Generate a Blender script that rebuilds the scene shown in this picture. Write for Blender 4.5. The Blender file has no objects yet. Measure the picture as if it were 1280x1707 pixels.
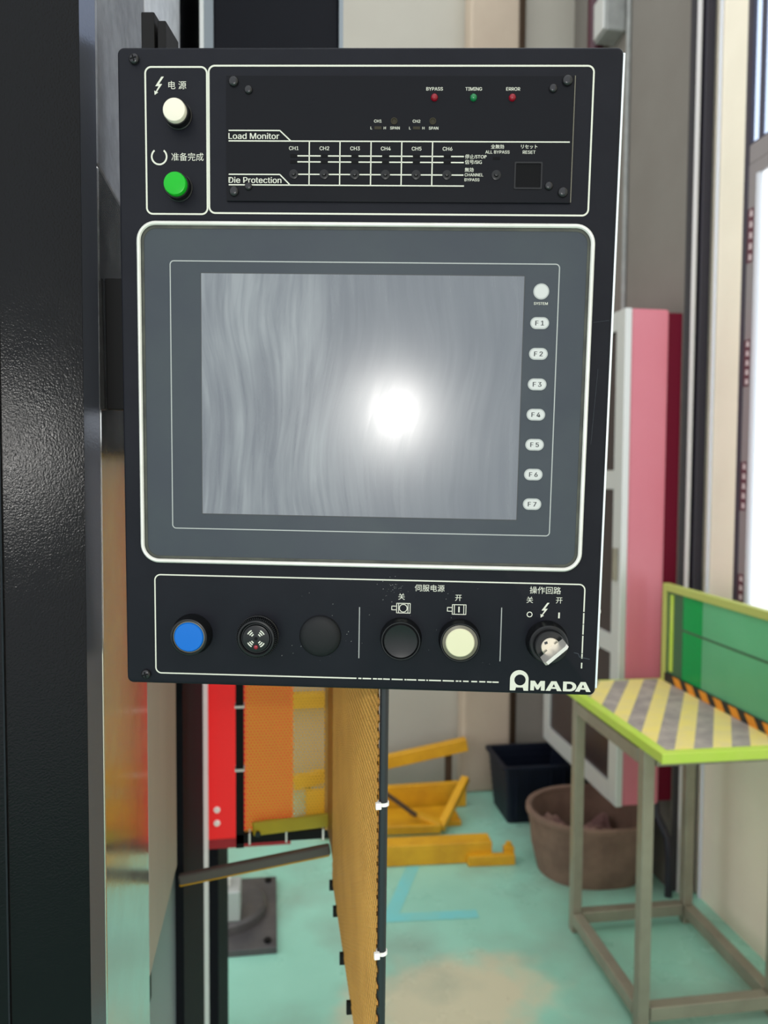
import bpy, bmesh, math, random
from mathutils import Matrix, Vector
random.seed(7)
S = bpy.context.scene
COL = S.collection
PI = math.pi

# ------------------------------------------------------------------ camera, sky, flash, exposure
CAM_R = Matrix(((0.98955, -0.00087, 0.14420), (-0.14407, -0.04754, 0.98842), (0.00600, -0.99887, -0.04717)))
cd = bpy.data.cameras.new('camera')
cd.sensor_fit = 'HORIZONTAL'; cd.sensor_width = 36.0; cd.lens = 36.0 * 1282 / 1280
cd.clip_start = 0.01; cd.clip_end = 200
cam = bpy.data.objects.new('camera', cd); COL.objects.link(cam)
_m = Matrix.Identity(4)
for i in range(3):
    _m[i][0] = CAM_R[i][0]; _m[i][1] = -CAM_R[i][1]; _m[i][2] = -CAM_R[i][2]
_m[2][3] = 1.55
cam.matrix_world = _m
cd.dof.use_dof = True; cd.dof.focus_distance = 0.53; cd.dof.aperture_fstop = 11.0
S.camera = cam

W = bpy.data.worlds.new('sky'); S.world = W; W.use_nodes = True
W.node_tree.nodes['Background'].inputs[0].default_value = (0.93, 0.97, 1.0, 1)
W.node_tree.nodes['Background'].inputs[1].default_value = 1.0

# the torch of the phone that takes the photograph, a few centimetres beside its lens
ld = bpy.data.lights.new('phone_torch', 'POINT'); ld.energy = 3.0; ld.shadow_soft_size = 0.006
ld.color = (1.0, 0.97, 0.92)
lo = bpy.data.objects.new('phone_torch', ld); COL.objects.link(lo)
lo.location = _m @ Vector((-0.026, 0.030, 0.012))

S.view_settings.view_transform = 'Standard'; S.view_settings.look = 'None'
S.view_settings.exposure = 0.9; S.view_settings.gamma = 1.0; S.view_settings.use_curve_mapping = False

# ------------------------------------------------------------------ materials
def lin(c):
    c = c / 255.0
    return c / 12.92 if c <= 0.04045 else ((c + 0.055) / 1.055) ** 2.4
def rgb(r, g, b): return (lin(r), lin(g), lin(b), 1.0)
M = {}
def mat(name, col, rough=0.5, metal=0.0, spec=0.5, noise=None, bump=None, rnoise=None, dark=None, coat=0.0, emit=0.0, stretch=None):
    """noise=(scale, amount, colour) mottles the colour, bump=(scale, strength, distance), rnoise=(scale, amount) varies the gloss"""
    m = bpy.data.materials.new(name); m.use_nodes = True; nt = m.node_tree
    b = nt.nodes['Principled BSDF']
    b.inputs['Base Color'].default_value = rgb(*col)
    b.inputs['Roughness'].default_value = rough; b.inputs['Metallic'].default_value = metal
    b.inputs['Specular IOR Level'].default_value = spec; b.inputs['Coat Weight'].default_value = coat
    tc = nt.nodes.new('ShaderNodeTexCoord'); out = tc.outputs['Object']
    if stretch:
        mp = nt.nodes.new('ShaderNodeMapping'); mp.inputs['Scale'].default_value = stretch
        nt.links.new(out, mp.inputs['Vector']); out = mp.outputs['Vector']
    def nz(scale, det=5, rg=0.6):
        n = nt.nodes.new('ShaderNodeTexNoise'); n.inputs['Scale'].default_value = scale
        n.inputs['Detail'].default_value = det; n.inputs['Roughness'].default_value = rg
        nt.links.new(out, n.inputs['Vector']); return n
    if noise:
        n = nz(noise[0]); r = nt.nodes.new('ShaderNodeMapRange')
        r.inputs['From Min'].default_value = 0.38; r.inputs['From Max'].default_value = 0.72
        r.inputs['To Max'].default_value = noise[1]
        nt.links.new(n.outputs['Fac'], r.inputs['Value'])
        mx = nt.nodes.new('ShaderNodeMix'); mx.data_type = 'RGBA'
        mx.inputs['A'].default_value = rgb(*col); mx.inputs['B'].default_value = rgb(*noise[2])
        nt.links.new(r.outputs['Result'], mx.inputs['Factor'])
        nt.links.new(mx.outputs['Result'], b.inputs['Base Color'])
    if rnoise:
        n = nz(rnoise[0]); r = nt.nodes.new('ShaderNodeMapRange')
        r.inputs['From Min'].default_value = 0.3; r.inputs['From Max'].default_value = 0.7
        r.inputs['To Min'].default_value = max(0.02, rough - rnoise[1]); r.inputs['To Max'].default_value = min(1, rough + rnoise[1])
        nt.links.new(n.outputs['Fac'], r.inputs['Value']); nt.links.new(r.outputs['Result'], b.inputs['Roughness'])
    if bump:
        n = nz(bump[0], 3, 0.5); bp = nt.nodes.new('ShaderNodeBump')
        bp.inputs['Strength'].default_value = bump[1]; bp.inputs['Distance'].default_value = bump[2]
        nt.links.new(n.outputs['Fac'], bp.inputs['Height']); nt.links.new(bp.outputs['Normal'], b.inputs['Normal'])
    M[name] = m
    return m

mat('floor_paint', (156, 212, 190), 0.32, spec=0.5, noise=(1.6, 0.75, (132, 188, 166)), rnoise=(3.0, 0.15))
def floor_wear():
    nt = M['floor_paint'].node_tree; N = nt.nodes.new; L = nt.links.new; b = nt.nodes['Principled BSDF']
    src = b.inputs['Base Color'].links[0].from_socket
    tc = N('ShaderNodeTexCoord'); mp = N('ShaderNodeMapping'); mp.vector_type = 'TEXTURE'
    mp.inputs['Location'].default_value = (0.52, 2.14, 0); mp.inputs['Rotation'].default_value = (0, 0, 0.25); mp.inputs['Scale'].default_value = (0.40, 0.27, 1)
    L(tc.outputs['Object'], mp.inputs['Vector'])
    n = N('ShaderNodeTexNoise'); n.inputs['Scale'].default_value = 7; n.inputs['Detail'].default_value = 5; L(tc.outputs['Object'], n.inputs['Vector'])
    ln = N('ShaderNodeVectorMath'); ln.operation = 'LENGTH'; L(mp.outputs['Vector'], ln.inputs[0])
    ad = N('ShaderNodeMath'); ad.operation = 'MULTIPLY_ADD'; L(n.outputs['Fac'], ad.inputs[0]); ad.inputs[1].default_value = 0.9; L(ln.outputs['Value'], ad.inputs[2])
    r = N('ShaderNodeMapRange'); r.interpolation_type = 'SMOOTHSTEP'; r.inputs['From Min'].default_value = 1.45; r.inputs['From Max'].default_value = 0.95; L(ad.outputs[0], r.inputs['Value'])
    m1 = N('ShaderNodeMix'); m1.data_type = 'RGBA'; L(r.outputs['Result'], m1.inputs['Factor']); L(src, m1.inputs['A']); m1.inputs['B'].default_value = rgb(206, 200, 170)
    # grey scuffing
    n2 = N('ShaderNodeTexNoise'); n2.inputs['Scale'].default_value = 2.3; n2.inputs['Detail'].default_value = 6; L(tc.outputs['Object'], n2.inputs['Vector'])
    r2 = N('ShaderNodeMapRange'); r2.inputs['From Min'].default_value = 0.47; r2.inputs['From Max'].default_value = 0.70; r2.inputs['To Max'].default_value = 0.75; L(n2.outputs['Fac'], r2.inputs['Value'])
    m2 = N('ShaderNodeMix'); m2.data_type = 'RGBA'; L(r2.outputs['Result'], m2.inputs['Factor']); L(m1.outputs['Result'], m2.inputs['A']); m2.inputs['B'].default_value = rgb(136, 156, 140)
    L(m2.outputs['Result'], b.inputs['Base Color'])
floor_wear()
mat('worn_floor', (214, 205, 170), 0.4, noise=(6, 0.7, (160, 190, 160)))
mat('worn_edge', (176, 150, 92), 0.6)
mat('cyan_line', (120, 205, 205), 0.4, noise=(9, 0.6, (140, 196, 176)))
mat('plaster', (176, 170, 158), 0.85, noise=(1.2, 0.6, (160, 152, 140)))
mat('pilaster_paint', (184, 166, 146), 0.8, noise=(2.2, 0.6, (164, 146, 128)))
mat('taupe_paint', (118, 112, 104), 0.75, noise=(2.0, 0.6, (104, 96, 88)))
mat('shade_paint', (52, 48, 50), 0.7)
mat('cream_paint', (246, 234, 212), 0.7, noise=(3.0, 0.5, (230, 218, 196)))
mat('window_dark', (62, 56, 66), 0.5)
mat('window_grey', (150, 142, 142), 0.45, metal=0.3)
mat('window_white', (214, 214, 220), 0.4)
mat('sticker_maroon', (96, 52, 62), 0.6)
mat('sticker_mark', (206, 186, 186), 0.6)
mat('conduit_white', (206, 200, 196), 0.5)
mat('cable_black', (34, 30, 40), 0.5)
mat('maroon_pipe', (62, 14, 30), 0.45)
mat('grey_box', (146, 146, 142), 0.6, noise=(20, 0.5, (110, 110, 108)))
mat('machine_black', (8, 9, 12), 0.17, spec=0.15, bump=(700, 0.22, 0.0010), rnoise=(60, 0.05))
mat('machine_black_far', (16, 17, 22), 0.75, spec=0.12)
mat('machine_navy', (12, 14, 22), 0.6, spec=0.15)
mat('polished_side', (214, 214, 212), 0.16, metal=0.95, bump=(220, 0.05, 0.001), rnoise=(30, 0.04))
mat('bead_steel', (206, 208, 214), 0.5, metal=0.2, noise=(40, 0.7, (150, 152, 160)))
mat('bracket_taupe', (170, 160, 149), 0.55, noise=(9, 0.5, (146, 135, 124)), stretch=(1, 1, 0.15))
mat('slate_side', (130, 138, 144), 0.4, metal=0.5)
mat('pale_edge', (214, 216, 216), 0.6)
mat('red_paint', (255, 30, 32), 0.4)
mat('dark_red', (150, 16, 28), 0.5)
mat('mesh_yellow', (248, 190, 52), 0.5, spec=0.4)
mat('mesh_tan', (206, 156, 76), 0.5, spec=0.4, noise=(14, 0.6, (176, 128, 58)))
mat('rail_taupe', (84, 76, 70), 0.5)
mat('olive_yellow', (196, 170, 26), 0.5, noise=(12, 0.6, (160, 136, 20)))
mat('frame_black', (18, 17, 17), 0.55, spec=0.15)
mat('tie_white', (232, 230, 224), 0.45)
mat('hose_black', (22, 24, 30), 0.35, spec=0.5)
mat('scrap_yellow', (220, 162, 22), 0.5, noise=(7, 0.7, (180, 122, 14)))
mat('rust_dark', (70, 50, 30), 0.8)
mat('crate_navy', (11, 17, 32), 0.5, spec=0.3, noise=(8, 0.6, (17, 26, 40)))
mat('tub_brown', (126, 100, 84), 0.85, noise=(9, 0.8, (92, 70, 60)))
mat('tub_inner', (116, 84, 80), 0.9, noise=(14, 0.9, (160, 128, 112)))
mat('hydrant_red_glare', (206, 118, 130), 0.35, noise=(1.5, 0.5, (194, 90, 106)))  # red cabinet paled to pink: window glare and haze put into the colour
mat('hydrant_edge', (96, 2, 30), 0.6, spec=0.15)
mat('aluminium', (206, 206, 202), 0.4, metal=0.35)
mat('hydrant_glass', (50, 38, 39), 0.25, spec=0.4)
mat('chamfer', (96, 98, 106), 0.22, metal=0.6, spec=0.5, bump=(500, 0.15, 0.0006))
mat('upper_side', (124, 126, 132), 0.5, metal=0.1, noise=(60, 0.8, (92, 94, 100)), bump=(300, 0.3, 0.001))
mat('gasket', (58, 60, 52), 0.7, noise=(60, 0.9, (30, 32, 30)))
mat('leg_steel', (150, 144, 126), 0.38, metal=0.25, noise=(10, 0.6, (126, 118, 104)))
mat('lime_tape', (184, 214, 74), 0.5, noise=(10, 0.5, (206, 216, 110)))
mat('stripe_yellow', (236, 216, 122), 0.55, noise=(16, 0.8, (222, 206, 150)))
mat('stripe_grey', (144, 136, 130), 0.6, noise=(18, 0.9, (184, 172, 160)))
mat('board_rail', (176, 184, 96), 0.5)
mat('board_dark', (56, 96, 66), 0.5)
mat('tape_black', (30, 28, 26), 0.5)
mat('tape_orange', (222, 142, 30), 0.5)
mat('foot_black', (62, 60, 62), 0.45, noise=(10, 0.7, (96, 90, 88)))
mat('foot_grey', (170, 172, 168), 0.45, metal=0.2)
mat('panel_black', (17, 18, 24), 0.42, spec=0.12, bump=(900, 0.08, 0.0004), noise=(30, 0.5, (23, 24, 30)), rnoise=(25, 0.1))
mat('panel_highlight', (206, 214, 216), 0.3, metal=0.5)
mat('module_black', (9, 10, 15), 0.35, spec=0.12, rnoise=(40, 0.08))
mat('ink_white', (184, 185, 172), 0.6)
mat('ink_worn', (130, 132, 130), 0.6)
mat('screw_black', (46, 46, 48), 0.3, metal=0.7)
mat('recess_black', (6, 6, 8), 0.6, spec=0.1)
mat('rim_white', (196, 196, 190), 0.4, noise=(40, 0.4, (160, 156, 146)))
mat('bezel_grey', (49, 54, 61), 0.5, spec=0.22, noise=(18, 0.6, (54, 61, 64)), rnoise=(12, 0.1))
mat('key_grey', (166, 168, 166), 0.5)
mat('key_ring', (140, 144, 142), 0.5)
mat('key_ink', (40, 43, 45), 0.6)
mat('button_black', (10, 11, 13), 0.35, spec=0.3)
mat('button_dome', (17, 18, 20), 0.6, spec=0.2, bump=(600, 0.1, 0.0005))
mat('cap_white', (200, 194, 178), 0.35, spec=0.3)
mat('cap_ivory', (186, 184, 154), 0.35, spec=0.3)
mat('cap_green', (8, 150, 28), 0.35, spec=0.25)
mat('cap_blue', (0, 88, 168), 0.35, spec=0.25)
mat('ring_clear', (84, 80, 66), 0.25)
mat('led_red', (120, 6, 26), 0.12, spec=0.4)
mat('led_green', (16, 100, 56), 0.12, spec=0.4)
mat('span_brass', (38, 34, 20), 0.5, spec=0.2)
mat('chrome', (190, 187, 180), 0.38, metal=0.55)
mat('nickel', (176, 170, 156), 0.35, metal=0.8)

def screen_material():
    m = bpy.data.materials.new('screen'); m.use_nodes = True; nt = m.node_tree; b = nt.nodes['Principled BSDF']
    L = nt.links.new; N = nt.nodes.new
    tc = N('ShaderNodeTexCoord')
    mp = N('ShaderNodeMapping'); mp.inputs['Scale'].default_value = (42, 5, 1); mp.inputs['Rotation'].default_value = (0, 0, 0.10)
    wz = N('ShaderNodeTexNoise'); wz.inputs['Scale'].default_value = 7; wz.inputs['Detail'].default_value = 1; L(tc.outputs['Object'], wz.inputs['Vector'])
    wv = N('ShaderNodeVectorMath'); wv.operation = 'MULTIPLY_ADD'; wv.inputs[1].default_value = (0.055, 0.01, 0); L(wz.outputs['Color'], wv.inputs[0]); L(tc.outputs['Object'], wv.inputs[2])
    L(wv.outputs['Vector'], mp.inputs['Vector'])
    # wiped dust: long upright smears bent by a slow noise
    wn = N('ShaderNodeTexNoise'); wn.inputs['Scale'].default_value = 1.0; wn.inputs['Detail'].default_value = 6
    wn.inputs['Roughness'].default_value = 0.62; wn.inputs['Distortion'].default_value = 0.35
    L(mp.outputs['Vector'], wn.inputs['Vector'])
    mp2 = N('ShaderNodeMapping'); mp2.inputs['Scale'].default_value = (130, 9, 1); mp2.inputs['Rotation'].default_value = (0, 0, 0.2)
    L(wv.outputs['Vector'], mp2.inputs['Vector'])
    fn = N('ShaderNodeTexNoise'); fn.inputs['Scale'].default_value = 1.5; fn.inputs['Detail'].default_value = 4; fn.inputs['Distortion'].default_value = 0.5
    L(mp2.outputs['Vector'], fn.inputs['Vector'])
    bn = N('ShaderNodeTexNoise'); bn.inputs['Scale'].default_value = 11; bn.inputs['Detail'].default_value = 2
    L(tc.outputs['Object'], bn.inputs['Vector'])
    a1 = N('ShaderNodeMath'); a1.operation = 'MULTIPLY'; L(wn.outputs['Fac'], a1.inputs[0]); L(fn.outputs['Fac'], a1.inputs[1])
    a2 = N('ShaderNodeMath'); a2.operation = 'MULTIPLY'; L(a1.outputs[0], a2.inputs[0]); L(bn.outputs['Fac'], a2.inputs[1])
    # the dust lies thickest on the left third
    sp = N('ShaderNodeSeparateXYZ'); L(tc.outputs['Object'], sp.inputs[0])
    g = N('ShaderNodeMapRange'); g.interpolation_type = 'SMOOTHSTEP'; g.inputs['From Min'].default_value = 0.012; g.inputs['From Max'].default_value = -0.040
    g.inputs['To Min'].default_value = 0.25; L(sp.outputs['X'], g.inputs['Value'])
    r = N('ShaderNodeMapRange'); r.inputs['From Min'].default_value = 0.05; r.inputs['From Max'].default_value = 0.22
    L(a2.outputs[0], r.inputs['Value'])
    rm = N('ShaderNodeMath'); rm.operation = 'MULTIPLY'; L(r.outputs['Result'], rm.inputs[0]); L(g.outputs['Result'], rm.inputs[1])
    mx = N('ShaderNodeMix'); mx.data_type = 'RGBA'
    mx.inputs['A'].default_value = rgb(76, 80, 88); mx.inputs['B'].default_value = rgb(110, 114, 119)
    L(rm.outputs[0], mx.inputs['Factor']); L(mx.outputs['Result'], b.inputs['Base Color'])
    rr = N('ShaderNodeMapRange'); rr.inputs['To Min'].default_value = 0.24; rr.inputs['To Max'].default_value = 0.40
    L(rm.outputs[0], rr.inputs['Value']); L(rr.outputs['Result'], b.inputs['Roughness'])
    b.inputs['Specular IOR Level'].default_value = 0.5
    b.inputs['Coat Weight'].default_value = 0.35; b.inputs['Coat Roughness'].default_value = 0.07
    M['screen'] = m
screen_material()

def board_material(name, c1, c2):
    m = bpy.data.materials.new(name); m.use_nodes = True; nt = m.node_tree; N = nt.nodes.new; L = nt.links.new
    nt.nodes.remove(nt.nodes['Principled BSDF']); out = nt.nodes['Material Output']
    tc = N('ShaderNodeTexCoord'); n = N('ShaderNodeTexNoise'); n.inputs['Scale'].default_value = 5; L(tc.outputs['Object'], n.inputs['Vector'])
    mx = N('ShaderNodeMix'); mx.data_type = 'RGBA'; mx.inputs['A'].default_value = rgb(*c1); mx.inputs['B'].default_value = rgb(*c2)
    L(n.outputs['Fac'], mx.inputs['Factor'])
    d = N('ShaderNodeBsdfDiffuse'); t = N('ShaderNodeBsdfTranslucent'); g = N('ShaderNodeBsdfGlossy'); g.inputs['Roughness'].default_value = 0.15
    for q in (d, t): L(mx.outputs['Result'], q.inputs['Color'])
    s = N('ShaderNodeMixShader'); s.inputs[0].default_value = 0.45; L(d.outputs[0], s.inputs[1]); L(t.outputs[0], s.inputs[2])
    s2 = N('ShaderNodeMixShader'); s2.inputs[0].default_value = 0.06; L(s.outputs[0], s2.inputs[1]); L(g.outputs[0], s2.inputs[2])
    L(s2.outputs[0], out.inputs['Surface']); M[name] = m
board_material('green_vivid', (16, 190, 104), (24, 176, 92))
board_material('green_faded', (134, 208, 164), (110, 192, 142))

def glass_material(name, tint):
    m = bpy.data.materials.new(name); m.use_nodes = True; nt = m.node_tree; N = nt.nodes.new; L = nt.links.new
    nt.nodes.remove(nt.nodes['Principled BSDF']); out = nt.nodes['Material Output']
    t = N('ShaderNodeBsdfTransparent'); t.inputs[0].default_value = tint
    g = N('ShaderNodeBsdfGlossy'); g.inputs['Roughness'].default_value = 0.03
    s = N('ShaderNodeMixShader'); s.inputs[0].default_value = 0.08; L(t.outputs[0], s.inputs[1]); L(g.outputs[0], s.inputs[2])
    L(s.outputs[0], out.inputs['Surface']); M[name] = m
glass_material('pane_blue', (0.78, 0.84, 0.95, 1))
glass_material('pane_clear', (0.96, 0.97, 0.97, 1))

# ------------------------------------------------------------------ mesh helpers
def obj(name, bm, material, parent=None, smooth=False, loc=None):
    me = bpy.data.meshes.new(name)
    bmesh.ops.recalc_face_normals(bm, faces=bm.faces)
    bm.to_mesh(me); bm.free(); me.materials.append(M[material])
    if smooth:
        for p in me.polygons: p.use_smooth = True
        me.set_sharp_from_angle(angle=math.radians(38))
    o = bpy.data.objects.new(name, me); COL.objects.link(o)
    if parent: o.parent = parent
    if loc: o.location = loc
    return o
def tag(o, label, cat=None, group=None, kind=None):
    o['label'] = label
    if cat: o['category'] = cat
    if group: o['group'] = group
    if kind: o['kind'] = kind
    return o
def empty(name, loc=(0, 0, 0), rz=0):
    o = bpy.data.objects.new(name, None); COL.objects.link(o); o.location = loc; o.rotation_euler = (0, 0, rz)
    o.empty_display_size = 0.05
    return o
def struct(name, bm, material, label, parent=None):
    o = obj(name, bm, material, parent); o['kind'] = 'structure'; o['label'] = label
    return o
def dup(o, parent=None, loc=None):
    c = o.copy(); COL.objects.link(c)
    if parent: c.parent = parent
    if loc is not None: c.location = loc
    return c
def box(bm, x0, x1, y0, y1, z0, z1, bev=0.0, seg=2):
    g = bmesh.ops.create_cube(bm, size=1.0)['verts']
    bmesh.ops.transform(bm, matrix=Matrix.Translation(((x0 + x1) / 2, (y0 + y1) / 2, (z0 + z1) / 2)) @ Matrix.Diagonal((x1 - x0, y1 - y0, z1 - z0, 1)), verts=g)
    if bev:
        es = {e for v in g for e in v.link_edges}
        bmesh.ops.bevel(bm, geom=list(es), offset=bev, segments=seg, affect='EDGES', profile=0.5)
    return bm
def nb(*a, **k): return box(bmesh.new(), *a, **k)
def beam(bm, p, q, w, h, bev=0.002):
    """square section bar from p to q"""
    p = Vector(p); q = Vector(q); d = q - p; L = d.length
    g = bmesh.ops.create_cube(bm, size=1.0)['verts']
    mt = Matrix.Translation((p + q) / 2) @ d.to_track_quat('Y', 'Z').to_matrix().to_4x4() @ Matrix.Diagonal((w, L, h, 1))
    bmesh.ops.transform(bm, matrix=mt, verts=g)
    if bev: bmesh.ops.bevel(bm, geom=list({e for v in g for e in v.link_edges}), offset=bev, segments=1, affect='EDGES')
    return bm
def tube(bm, pts, r, n=12):
    """round bar along points"""
    pts = [Vector(p) for p in pts]; rings = []
    for i, p in enumerate(pts):
        d = (pts[min(i + 1, len(pts) - 1)] - pts[max(i - 1, 0)]).normalized()
        a = d.orthogonal().normalized() if i == 0 else (rings_a - d * rings_a.dot(d)).normalized()
        rings_a = a; b = d.cross(a)
        rings.append([bm.verts.new(p + (a * math.cos(t) + b * math.sin(t)) * r) for t in [2 * PI * k / n for k in range(n)]])
    for a, b in zip(rings, rings[1:]):
        for k in range(n): bm.faces.new((a[k], a[(k + 1) % n], b[(k + 1) % n], b[k]))
    bm.faces.new(rings[0][::-1]); bm.faces.new(rings[-1])
    return bm
def lathe(bm, prof, n=40, mx=None):
    """prof: (radius, height) list, about local z; ends are closed at the axis"""
    rings = []; mx = mx or Matrix.Identity(4)
    for r, h in prof:
        if r < 1e-6: rings.append([bm.verts.new(mx @ Vector((0, 0, h)))])
        else: rings.append([bm.verts.new(mx @ Vector((r * math.cos(2 * PI * k / n), r * math.sin(2 * PI * k / n), h))) for k in range(n)])
    for a, b in zip(rings, rings[1:]):
        for k in range(n):
            k2 = (k + 1) % n
            if len(a) == 1 and len(b) == 1: continue
            if len(a) == 1: bm.faces.new((a[0], b[k], b[k2]))
            elif len(b) == 1: bm.faces.new((a[k], a[k2], b[0]))
            else: bm.faces.new((a[k], a[k2], b[k2], b[k]))
    return bm
def prism(bm, poly, z0, z1, mx=None):
    mx = mx or Matrix.Identity(4)
    lo = [bm.verts.new(mx @ Vector((x, y, z0))) for x, y in poly]; hi = [bm.verts.new(mx @ Vector((x, y, z1))) for x, y in poly]
    n = len(poly)
    for k in range(n): bm.faces.new((lo[k], lo[(k + 1) % n], hi[(k + 1) % n], hi[k]))
    bm.faces.new(lo[::-1]); bm.faces.new(hi)
    return bm
def rrect(x0, x1, y0, y1, r, n=8):
    p = []
    for cx, cy, a in ((x1 - r, y1 - r, 0), (x0 + r, y1 - r, 90), (x0 + r, y0 + r, 180), (x1 - r, y0 + r, 270)):
        for k in range(n + 1):
            t = math.radians(a + 90 * k / n); p.append((cx + r * math.cos(t), cy + r * math.sin(t)))
    return p
def ring(bm, outer, inner, z0, z1):
    """closed frame between two outlines with the same number of points"""
    n = len(outer); V = lambda p, z: [bm.verts.new((x, y, z)) for x, y in p]
    a, b, c, d = V(outer, z0), V(outer, z1), V(inner, z1), V(inner, z0)
    for k in range(n):
        j = (k + 1) % n
        for s, t in ((a, b), (b, c), (c, d), (d, a)): bm.faces.new((s[k], s[j], t[j], t[k]))
    return bm
def strip(bm, p, q, w, z0, z1):
    p = Vector(p).to_2d() if len(p) > 2 else Vector(p); q = Vector(q)
    d = (q - p).normalized(); nrm = Vector((-d.y, d.x)) * w / 2
    return prism(bm, [tuple(p - nrm), tuple(q - nrm), tuple(q + nrm), tuple(p + nrm)], z0, z1)
def clip(poly, x0, x1, y0, y1):
    def cut(P, f, g):
        o = []
        for a, b in zip(P, P[1:] + P[:1]):
            fa, fb = f(a), f(b)
            if fa >= 0: o.append(a)
            if (fa >= 0) != (fb >= 0):
                t = fa / (fa - fb); o.append((a[0] + (b[0] - a[0]) * t, a[1] + (b[1] - a[1]) * t))
        return o
    for f in (lambda p: p[0] - x0, lambda p: x1 - p[0], lambda p: p[1] - y0, lambda p: y1 - p[1]):
        if poly: poly = cut(poly, f, None)
    return poly

# ------------------------------------------------------------------ the setting (X towards the window wall, Y towards the back wall)
UW, UP, VP_, VB = 1.565, 1.475, 2.63, 3.72
floor = struct('floor', nb(-4, UW, -3.0, VB, -0.05, 0), 'floor_paint', 'worn mint green painted factory floor')
bm = bmesh.new(); strip(bm, (0.561, 2.956), (0.409, 2.597), 0.05, 0, 0.001); strip(bm, (0.38, 2.597), (0.72, 2.579), 0.05, 0.001, 0.0016)
obj('floor_marking', bm, 'cyan_line', floor)
struct('wall_back', nb(-4, UP + 0.1, VB, VB + 0.15, 0, 4.6), 'plaster', 'pale plaster wall at the back')
struct('trim_1', nb(0.92, 1.16, 3.60, VB, 0, 4.6, bev=0.012), 'pilaster_paint', 'warm beige pilaster on the back wall')
struct('wall_right_1', nb(UP, UW + 0.02, VP_, VB, 0, 4.6), 'taupe_paint', 'taupe pillar wall behind the red cabinet')
struct('pillar_shade', nb(UP + 0.002, UW, VP_ - 0.004, VP_, 0, 4.6), 'shade_paint', 'pillar face beside the cream wall with its shade painted dark')  # thin dark sheet: shade of the pillar's near face put into its colour
# window wall, with the opening from V0 to V1 above the sill
V0, V1, SILL, HEAD = 0.1, 2.425, 0.95, 4.1
bm = bmesh.new()
box(bm, UW, UW + 0.02, V1, VP_, 0, 4.6); box(bm, UW, UW + 0.02, V0, V1, 0, SILL); box(bm, UW, UW + 0.02, V0, V1, HEAD, 4.6)
box(bm, UW, UW + 0.02, -3, V0, 0, 4.6)
struct('wall_right_2', bm, 'cream_paint', 'cream wall round the tall window on the right')
win = empty('window_1', (UW, 0, 0)); win['kind'] = 'structure'; win['label'] = 'tall window with dark outer frame and grey sashes'
bm = bmesh.new()
box(bm, 0.0, 0.018, V1 - 0.022, V1, SILL, HEAD); box(bm, 0.0, 0.018, V0, V0 + 0.022, SILL, HEAD)
box(bm, 0.0, 0.018, V0, V1, SILL, SILL + 0.022); box(bm, 0.0, 0.018, V0, V1, HEAD - 0.022, HEAD)
obj('window_frame', bm, 'window_dark', win)
obj('transom', nb(0.002, 0.02, V0 + 0.022, V1 - 0.022, 2.585, 2.650, bev=0.004), 'window_grey', win)
def sash(y0, y1, z0, z1, w, m):
    bm = bmesh.new(); box(bm, 0.003, 0.016, y1 - w, y1, z0, z1); box(bm, 0.003, 0.016, y0, y0 + w, z0, z1)
    box(bm, 0.003, 0.016, y0 + w, y1 - w, z0, z0 + w); box(bm, 0.003, 0.016, y0 + w, y1 - w, z1 - w, z1)
    return obj('sash', bm, m, win)
s = sash(1.62, V1 - 0.022, SILL + 0.022, 2.585, 0.040, 'window_grey')
obj('sash_bead', nb(0.0035, 0.0155, V1 - 0.080, V1 - 0.062, SILL + 0.06, 2.545), 'window_white', s)
obj('pane', nb(0.009, 0.012, 1.66, V1 - 0.08, SILL + 0.06, 2.545), 'pane_clear', s)
s2 = sash(0.80, 1.60, SILL + 0.022, 2.585, 0.040, 'window_grey'); obj('pane', nb(0.009, 0.012, 0.84, 1.56, SILL + 0.06, 2.545), 'pane_clear', s2)
s3 = sash(1.62, V1 - 0.022, 2.650, HEAD - 0.022, 0.004, 'window_dark'); obj('pane', nb(0.009, 0.012, 1.624, V1 - 0.026, 2.654, HEAD - 0.026), 'pane_blue', s3)
obj('glazing_bar', nb(0.004, 0.015, V1 - 0.082, V1 - 0.068, 2.654, HEAD - 0.026), 'window_dark', s3)
s4 = sash(0.80, 1.60, 2.650, HEAD - 0.022, 0.03, 'window_dark'); obj('pane', nb(0.009, 0.012, 0.83, 1.57, 2.68, HEAD - 0.052), 'pane_blue', s4)
for zt, zb in ((2.440, 2.262), (2.010, 1.855), (1.604, 1.440), (1.225, 1.07)):
    st = obj('sticker', nb(0.0022, 0.0030, V1 - 0.055, V1 - 0.024, zb, zt), 'sticker_maroon', s)
    bm = bmesh.new(); n = 5; hh = (zt - zb) / n
    for k in range(n):
        zc = zb + hh * (k + 0.5); yc = V1 - 0.041
        prism(bm, [(yc - 0.010, zc - hh * .3), (yc + 0.008, zc - hh * .22), (yc + 0.004, zc + hh * .08), (yc + 0.007, zc + hh * .3), (yc - 0.008, zc + hh * .26)],
              0.0016, 0.0022, Matrix(((0, 0, 1, 0), (1, 0, 0, 0), (0, 1, 0, 0), (0, 0, 0, 1))))
    obj('printed_mark', bm, 'sticker_mark', st)
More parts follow.
